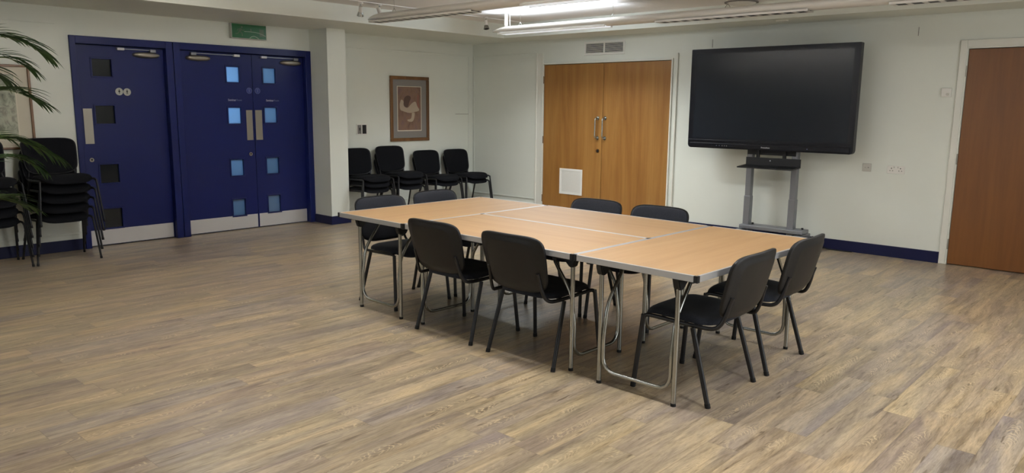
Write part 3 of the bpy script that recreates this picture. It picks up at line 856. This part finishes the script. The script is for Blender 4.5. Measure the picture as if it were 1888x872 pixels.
# ------------------------------------------------------------------ interactive display and its stand
YD = -.35
r = empty('interactive_display', (4.80, -.31, 1.03)); tag(r, 'large black flat screen with thick lower bezel on a grey stand', 'screen')
x0, x1, z0, z1 = 3.885, 5.722, 1.034, 2.125
def rr(x0, x1, z0, z1, rt, rb, n=6):
    P = []
    for cx, cz, r_, a0_ in ((x1-rt, z1-rt, rt, 0), (x0+rt, z1-rt, rt, PI/2), (x0+rb, z0+rb, rb, PI), (x1-rb, z0+rb, rb, 1.5*PI)):
        for i in range(n+1):
            a_ = a0_+PI/2*i/n; P.append((cx+r_*math.cos(a_), cz+r_*math.sin(a_)))
    return P
ZX = lambda u, v, d: (u, d, v)
bm = bmesh.new(); prism(bm, rr(x0, x1, z0, z1, .006, .035), ZX, YD, YD+.075)
bmesh.ops.bevel(bm, geom=[e for e in bm.edges if abs(e.verts[0].co.y-e.verts[1].co.y) < 1e-6], offset=.004, segments=2, affect='EDGES')
finish(bm, 'housing', M['bezel'], r)
finish(B(x0+.3, x1-.3, YD+.0755, YD+.108, z0+.15, z1-.2, bev=.01), 'rear_cover', M['black'], r)
finish(B(x0+.060, x1-.058, YD-.0015, YD+.002, z0+.108, z1-.052), 'screen', M['screen'], r)
bm = bmesh.new(); box(bm, x0+.004, x1-.004, YD-.006, YD, z0+.066, z0+.094, bev=.003); box(bm, x0+.03, x1-.03, YD-.010, YD, z0+.012, z0+.058, bev=.004)
finish(bm, 'speaker_bar', M['bezel'], r)
RX = Matrix(((1, 0, 0, 0), (0, 0, -1, 0), (0, 1, 0, 0), (0, 0, 0, 1)))
text_obj('maker_logo', 'Promethean', .022, M['logo'], Matrix.Translation((4.772, YD-.0115, z0+.030)) @ RX, r, width=.098, bold=.0004)
for i, x in enumerate((4.25, 4.285, 4.32, 4.347, 4.372)):
    bm = bmesh.new(); prism(bm, disc_poly(x, z0+.032, .0055 if i > 1 else .004, 12), ZX, YD-.012, YD-.010)
    finish(bm, 'button', M['mount'] if i > 1 else M['textg'], r)
bm = bmesh.new(); prism(bm, disc_poly(5.27, z0+.034, .006, 12), ZX, YD-.012, YD-.010); finish(bm, 'sensor', M['textg'], r)
r = empty('display_stand', (4.86, -.22, 0)); tag(r, 'grey two-column wheeled stand with a black shelf, behind the tables', 'stand')
for xc in (4.592, 5.098):
    c_ = finish(B(xc-.032, xc+.032, -.235, -.165, .50, 1.30, bev=.006), 'column', M['standg'], r)
    finish(B(xc-.036, xc+.036, -.239, -.161, .10, .52, bev=.005), 'column_sleeve', M['standg'], c_)
for xc in (4.70, 4.995): finish(B(xc-.017, xc+.017, -.272, -.246, .90, 1.16, bev=.003), 'mounting_bar', M['black'], r)
finish(B(4.57, 5.11, -.2415, -.2352, .98, 1.06, bev=.001), 'mounting_plate', M['black'], r)
bm = bmesh.new()
prism(bm, [(-.29, .955), (-.29, .862), (-.515, .848), (-.515, .862), (-.302, .876), (-.302, .955)], lambda u, v, d: (d, u, v), 4.585, 5.19)
finish(bm, 'shelf', M['black'], r)
bm = bmesh.new(); prism(bm, disc_poly(4.86, .925, .007, 12), ZX, -.306, -.302); finish(bm, 'shelf_screw', M['logo'], r)
bm = bmesh.new(); box(bm, 4.545, 5.26, -.30, -.12, .160, .202, bev=.006)
for xc in (4.56, 5.22): box(bm, xc-.035, xc+.035, -.56, -.05, .085, .152, bev=.006)
finish(bm, 'base_frame', M['standg'], r)
for xc in (4.56, 5.22):
    for yc in (-.52, -.09):
        bm = bmesh.new(); prism(bm, disc_poly(yc, .038, .038, 20), lambda u, v, d: (d, u, v), xc-.014, xc+.014)
        w_ = finish(bm, 'castor', M['rubber'], r, smooth=40)
        finish(T([(xc, yc, .04), (xc, yc, .09)], .018, seg=10), 'castor_fork', M['black'], w_)
for xc in (4.66, 5.22):
    finish(T([(xc, -.20, .205), (xc, -.20, .222)], .012, seg=10), 'base_knob', M['black'], r)
cb = tag(finish(T(catmull([(5.275, -.10, .10), (5.31, -.12, .13), (5.36, -.10, .08), (5.42, -.07, .02), (5.50, -.06, .008), (5.7, -.05, .008)], 5), .006, seg=8), 'power_cable', M['rubber'], smooth=60, origin=(5.5, -.06, 0)),
         'thin black cable trailing from the foot of the display stand', 'cable')

# ------------------------------------------------------------------ ceiling lights
def luminaire(label, y, x0, x1, z, lou):
    r = empty('suspended_luminaire', ((x0+x1)/2, y, z-.04)); tag(r, label, 'ceiling light', 'long white suspended luminaires')
    bm = bmesh.new(); n = 20
    stations = [(x0, .03), (x0+.03, .25), (x0+.08, .5), (x0+.16, .8), (x0+.26, 1), (x1-.26, 1), (x1-.16, .8), (x1-.08, .5), (x1, .05)]
    rings = []
    for x, k in stations:
        ring = []
        for j in range(n):
            a_ = 2*PI*j/n; cy, cz = math.cos(a_), math.sin(a_)
            ring.append(bm.verts.new((x, y+.085*cy*min(1, k*1.0), z+(.040*cz if cz > 0 else .046*cz)*max(.12, k)-.012*(1-k))))
        rings.append(ring)
    for a, b in zip(rings, rings[1:]):
        for j in range(n): bm.faces.new((a[j], a[(j+1) % n], b[(j+1) % n], b[j]))
    bm.faces.new(rings[0]); bm.faces.new(rings[-1][::-1])
    finish(bm, 'housing', M['fixw'], r, smooth=40)
    for a, b, lit in lou:
        bm = bmesh.new()
        box(bm, a, b, y-.064, y+.064, z-.052, z-.040)
        lo = finish(bm, 'louvre_tray', M['tube'] if lit else M['lou'], r)
        if not lit:
            bm = bmesh.new(); k = int((b-a)/.115)
            for i in range(k+1):
                xx = a+(b-a)*i/k; box(bm, xx-.018, xx+.018, y-.066, y+.066, z-.055, z-.051)
            finish(bm, 'louvre_blades', M['fixw'], lo)
        bm = bmesh.new(); box(bm, a-.02, b+.02, y-.072, y-.064, z-.055, z-.036); box(bm, a-.02, b+.02, y+.064, y+.072, z-.055, z-.036)
        finish(bm, 'louvre_rim', M['fixw'], lo)
    for x in [x0+.45+i*(x1-x0-.9)/4 for i in range(5)]:
        finish(T([(x, y, z+.036), (x, y, ZC)], .0016, seg=6), 'hanging_wire', M['push'], r)
        finish(T([(x-.03, y, z+.036), (x, y, z+.075), (x+.03, y, z+.036)], .003, seg=6), 'wire_hook', M['chrome'], r)
    return r
LZc = 2.372
l1 = luminaire('long white pendant light with a dark slotted louvre, hung nearer the middle of the room', -2.98, 1.40, 9.2, 2.405, [(1.52, 3.05, False), (3.7, 4.9, True), (5.2, 6.9, False)])
l2 = luminaire('long white pendant light running in front of the oak doors with glowing ceiling above', -1.40, 1.76, 7.9, LZc, [(1.93, 3.45, True), (4.1, 5.6, False), (6.3, 7.6, False)])
finish(T([(1.985, -1.40, LZc+.03), (1.985, -1.40, ZC)], .022, seg=14), 'supply_post', M['fixw'], l2, smooth=60)
finish(T([(2.045, -1.40, LZc+.03), (2.045, -1.40, ZC)], .006, seg=8), 'supply_cable', M['fixw'], l2, smooth=60)
l1b = luminaire('long white pendant light overhead nearer the palm and camera', -5.3, 1.6, 8.4, 2.40, [(1.9, 3.7, True), (5.0, 6.5, True)])
l2b = luminaire('long white pendant light over the empty floor behind the camera', -7.6, 1.6, 8.4, 2.40, [(2.0, 4.4, False), (5.4, 7.8, False)])
# invented windows behind the camera, glowing panes added to brighten the walls
def added_window(n, x0, x1, y0, y1, z0, z1):
    ax = (x1-x0) > (y1-y0)
    bm = bmesh.new(); w = .06
    if ax:
        for a in ((x0-w, x1+w, z1, z1+w), (x0-w, x1+w, z0-w, z0), (x0-w, x0, z0, z1), (x1, x1+w, z0, z1), ((x0+x1)/2-.025, (x0+x1)/2+.025, z0, z1)):
            box(bm, a[0], a[1], y0, y1, a[2], a[3])
    else:
        for a in ((y0-w, y1+w, z1, z1+w), (y0-w, y1+w, z0-w, z0), (y0-w, y0, z0, z1), (y1, y1+w, z0, z1), ((y0+y1)/2-.025, (y0+y1)/2+.025, z0, z1)):
            box(bm, x0, x1, a[0], a[1], a[2], a[3])
    f = struct(finish(bm, 'window_%d' % n, M['trimw']))
    q = .02
    finish(B(x0 if ax else x0+q, x1 if ax else x1-.005, y0+.005 if ax else y0, y1-q if ax else y1, z0, z1), 'window_pane', M['daypane'], f)
added_window(1, 10.54, 10.6, -5.75, -2.25, 1.15, 2.25)
added_window(2, 3.15, 5.65, -10.6, -10.54, 1.15, 2.25)
# spotlights
def spot(label, x, y, aim):
    r = empty('ceiling_spotlight', (x, y, ZC)); tag(r, label, 'spotlight', 'small ceiling spotlights')
    bm = bmesh.new(); prism(bm, disc_poly(x, y, .028, 20), lambda u, v, d: (u, v, d), ZC-.02, ZC)
    finish(bm, 'mounting_base', M['fixw'], r, smooth=40)
    finish(T([(x, y, ZC-.02), (x, y, ZC-.06)], .008, seg=8), 'stem', M['chrome'], r)
    d = V(aim).normalized(); c = V((x, y, ZC-.085))
    finish(T([c-d*.045, c+d*.02], .022, seg=16), 'lamp_body', M['fixw'], r, smooth=50)
    h = finish(T([c+d*.02, c+d*.062], .026, seg=16, taper=lambda q: 1+.45*q), 'lamp_head', M['chrome'], r, smooth=50)
    finish(T([c+d*.0621, c+d*.0626], .028, seg=16), 'lamp_glass', M['dark'], h)
spot('small chrome ceiling spotlight near the soffit corner, single and tilted down', 1.56, -1.31, (.25, -.1, -1))
spot('small white ceiling spotlight, the more tilted of the pair above the first pendant', 1.46, -3.12, (-.5, .25, -1))
spot('small chrome ceiling spotlight, upright one of the pair above the first pendant', 1.50, -2.90, (.3, .2, -1))
# round ceiling fitting and small detector on the soffit
r = empty('round_ceiling_fitting', (4.60, -.60, ZC)); tag(r, 'flat round white fitting on the ceiling above the display', 'ceiling fitting')
bm = bmesh.new(); prism(bm, disc_poly(4.60, -.66, .17, 40), lambda u, v, d: (u, v, d), ZC-.012, ZC); finish(bm, 'base_ring', M['mount'], r, smooth=40)
def dome(u, v, w): return (4.60+u, -.66+v, ZC-.012-w)
finish(pad(sup(.145, .145, 2), lambda q, u, v: .028*(1-q**2.5)+.002, lambda q, u, v: 0, dome, nr=6, na=40), 'cover', M['plas'], r, smooth=60)
tag(finish(B(4.87, 4.98, -.42, -.36, ZS-.012, ZS, bev=.003), 'soffit_detector', M['plas'], origin=(4.93, -.39, ZS)), 'tiny white rectangular block under the soffit above the display', 'detector')
# surface conduit on the ceiling the spotlights hang from
struct(finish(B(1.50, 1.53, -8.5, -.56, ZC-.008, ZC), 'trim_90', M['ceil']))

# ------------------------------------------------------------------ palm
random.seed(11)
PB = V((1.72, -7.02, 0))
r = empty('potted_palm', PB); tag(r, 'green feathery palm reaching in at the frame edge before the chair stacks', 'potted plant')
bm = bmesh.new(); n = 28; prof = [(.001, 0), (.13, 0), (.145, .05), (.175, .34), (.19, .345), (.19, .375), (.17, .375), (.165, .34), (.001, .34)]
rings = [[bm.verts.new((PB.x+q*math.cos(2*PI*j/n), PB.y+q*math.sin(2*PI*j/n), z)) for j in range(n)] for q, z in prof]
for a, b in zip(rings, rings[1:]):
    for j in range(n): bm.faces.new((a[j], a[(j+1) % n], b[(j+1) % n], b[j]))
finish(bm, 'pot', M['terra'], r, smooth=40)
bm = bmesh.new(); prism(bm, disc_poly(PB.x, PB.y, .163, 24), lambda u, v, d: (u, v, d), .335, .345); finish(bm, 'soil', M['soil'], r)
def frond(ctrl, ll, nleaf=22, droop=.25, seedv=0, wide=.016, start=.34):
    rnd = random.Random(seedv)
    P = catmull(ctrl, 8)
    bm = bmesh.new()
    tube(bm, P, .007, seg=6, taper=lambda q: 1-.8*q)
    n0 = len(bm.faces)
    for f in bm.faces: f.material_index = 1
    N = len(P)
    for i in range(nleaf):
        q = start+(1-start)*(i/(nleaf-1))
        k = q*(N-1); i0 = min(int(k), N-2); base = P[i0].lerp(P[i0+1], k-i0)
        tan = (P[min(i0+1, N-1)]-P[max(i0-1, 0)]).normalized()
        side = tan.cross(V((0, 0, 1))).normalized()
        for s_ in (-1, 1):
            L = ll*(.62+.5*math.sin(PI*min(1, .15+.8*(q-start)/(1-start))))*rnd.uniform(.85, 1.12)
            if i == nleaf-1: L *= .9
            sp = .62*(1-.6*q)+rnd.uniform(-.06, .06)
            d0 = (tan*1.0+side*s_*sp+V((0, 0, .12))).normalized()
            nn = 6; pts = []
            p = base.copy(); d = d0.copy()
            for j in range(nn+1):
                pts.append(p.copy()); p = p+d*(L/nn)
                d = (d+V((0, 0, -droop*rnd.uniform(.8, 1.2)))).normalized()
            prev = None
            for j, p in enumerate(pts):
                w = wide*(.35+.65*math.sin(PI*min(1, .18+.8*j/nn)))*(1 if j < nn else .08)
                dd = (pts[min(j+1, nn)]-pts[max(j-1, 0)]).normalized()
                wd = dd.cross(V((0, 0, 1))).normalized(); up_ = wd.cross(dd)
                row = [bm.verts.new(p-wd*w*.5+up_*w*.18), bm.verts.new(p), bm.verts.new(p+wd*w*.5+up_*w*.18)]
                if prev:
                    for a in (0, 1): bm.faces.new((prev[a], prev[a+1], row[a+1], row[a]))
                prev = row
    bmesh.ops.recalc_face_normals(bm, faces=bm.faces[:])
    finish(bm, 'frond', [M['palm'], M['palmstem']], r, smooth=60)
c0 = PB+V((0, 0, .35))
def F(*p): return [c0+V((random.uniform(-.04, .04), random.uniform(-.04, .04), 0))]+[V(q) for q in p]
frond(F((1.64, -6.98, 1.25), (1.58, -6.76, 1.86), (1.50, -6.44, 1.955), (1.45, -6.20, 1.86)), .30, 24, .15, 1, .026)
frond(F((1.62, -6.96, 1.0), (1.56, -6.78, 1.44), (1.48, -6.50, 1.56), (1.42, -6.27, 1.49)), .29, 24, .13, 2, .026)
frond(F((1.66, -6.96, .75), (1.55, -6.78, 1.12), (1.46, -6.50, 1.19), (1.40, -6.20, 1.07)), .33, 26, .20, 3, .026)
frond(F((1.70, -6.94, .55), (1.60, -6.82, .68), (1.52, -6.64, .74), (1.46, -6.44, .67)), .28, 24, .13, 4, .026)
frond(F((1.60, -6.98, 1.1), (1.45, -6.85, 1.62), (1.32, -6.62, 1.74), (1.26, -6.44, 1.66)), .27, 18, .16, 9, .026)
frond(F((1.63, -6.97, 1.15), (1.60, -6.74, 1.70), (1.56, -6.50, 1.80), (1.53, -6.34, 1.74)), .24, 18, .15, 12, .024)
frond(F((1.66, -6.95, .70), (1.62, -6.74, .98), (1.56, -6.52, 1.06), (1.52, -6.34, .98)), .25, 18, .22, 13, .024)
frond(F((1.80, -7.05, 1.2), (2.0, -7.15, 1.75), (2.25, -7.3, 1.85), (2.45, -7.4, 1.7)), .27, 14, .16, 5)
frond(F((1.68, -7.15, 1.1), (1.62, -7.4, 1.6), (1.55, -7.7, 1.7), (1.5, -7.9, 1.5)), .27, 14, .16, 6)
frond(F((1.55, -7.05, 1.1), (1.3, -7.1, 1.6), (1.0, -7.15, 1.75), (.8, -7.2, 1.6)), .27, 14, .16, 7)
frond(F((1.85, -6.98, .9), (2.1, -6.95, 1.3), (2.35, -6.95, 1.35), (2.5, -6.95, 1.2)), .25, 14, .18, 8)

# ------------------------------------------------------------------ light
def area(name, loc, size, power, col, rot=(0, 0, 0), spread=None):
    d = bpy.data.lights.new(name, 'AREA'); d.shape = 'RECTANGLE'; d.size, d.size_y = size
    d.energy = power; d.color = col
    if spread: d.spread = spread
    o = bpy.data.objects.new(name, d); COL.objects.link(o); o.location = loc; o.rotation_euler = rot
    o['kind'] = 'helper'
    return o
COOL = (.80, .89, 1.0); NEU = (1.0, .985, .96)
area('lamp_uplight', (2.75, -1.40, LZc+.055), (1.6, .12), 1.0, COOL, (PI, 0, 0))
area('lamp_uplight', (2.75, -1.47, LZc+.060), (1.6, .08), 8.5, COOL, (PI+1.0, 0, 0))
area('lamp_uplight', (2.75, -1.33, LZc+.060), (1.6, .08), 2.6, COOL, (PI-1.0, 0, 0))
area('lamp_downlight', (2.70, -1.40, LZc-.0548), (1.45, .11), 32, (.90, .96, 1), (0, 0, 0), 2.5)
area('lamp_uplight', (4.8, -2.98, 2.46), (2.2, .14), 12, COOL, (PI, 0, 0))
area('lamp_downlight', (7.3, -2.98, 2.3505), (1.2, .11), 11, NEU, (0, 0, 0), 2.6)  # added fill to lift the floor right of the tables
area('lamp_downlight', (5.6, -5.3, 2.3455), (1.4, .11), 25, NEU)
area('lamp_downlight', (7.8, -5.3, 2.3455), (1.0, .11), 17, NEU)  # another added fill for that floor, away from the lit trays
area('lamp_uplight', (3.3, -5.3, 2.47), (3.0, .14), 82, NEU, (PI, 0, 0))
area('lamp_uplight', (8.0, -2.98, 2.47), (1.6, .14), 23, NEU, (PI, 0, 0))
area('window_daylight', (10.5, -4.0, 1.70), (3.4, 1.0), 40, (.90, .95, 1), (0, PI/2, 0))  # added fill at the invented side window, lifts the left wall
area('window_daylight', (4.4, -10.5, 1.70), (2.4, 1.0), 9, (.90, .95, 1), (PI/2, 0, 0))  # added fill at the other invented window, lifts the back wall
# daylight of the lobby behind the blue double doors
area('lobby_daylight', (-.95, -4.33, 1.60), (.5, .8), 6.2, (.30, .60, 1.0), (0, -PI/2, 0))
w = bpy.data.worlds.new('world'); SC.world = w; w.use_nodes = True
w.node_tree.nodes['Background'].inputs[0].default_value = (.5, .5, .5, 1)
w.node_tree.nodes['Background'].inputs[1].default_value = .05

# ------------------------------------------------------------------ camera
cx, cy, cz, yaw, pitch, roll, fpx = 8.3511, -8.2355, 1.4743, -.7398, .1692, .0098, 1403.2352
fw = V((math.sin(yaw)*math.cos(pitch), math.cos(yaw)*math.cos(pitch), -math.sin(pitch)))
rt = V((math.cos(yaw), -math.sin(yaw), 0)); up = rt.cross(fw)
r2 = rt*math.cos(roll)+up*math.sin(roll); u2 = up*math.cos(roll)-rt*math.sin(roll)
cam = bpy.data.cameras.new('camera'); co = bpy.data.objects.new('camera', cam); COL.objects.link(co)
co.matrix_world = Matrix(((r2.x, u2.x, -fw.x, cx), (r2.y, u2.y, -fw.y, cy), (r2.z, u2.z, -fw.z, cz), (0, 0, 0, 1)))
cam.sensor_fit = 'HORIZONTAL'; cam.sensor_width = 36; cam.lens = fpx*36/1888; cam.clip_start = .05
SC.camera = co
SC.view_settings.view_transform = 'Standard'; SC.view_settings.look = 'None'
SC.view_settings.exposure = 0.5; SC.view_settings.gamma = 1; SC.view_settings.use_curve_mapping = False
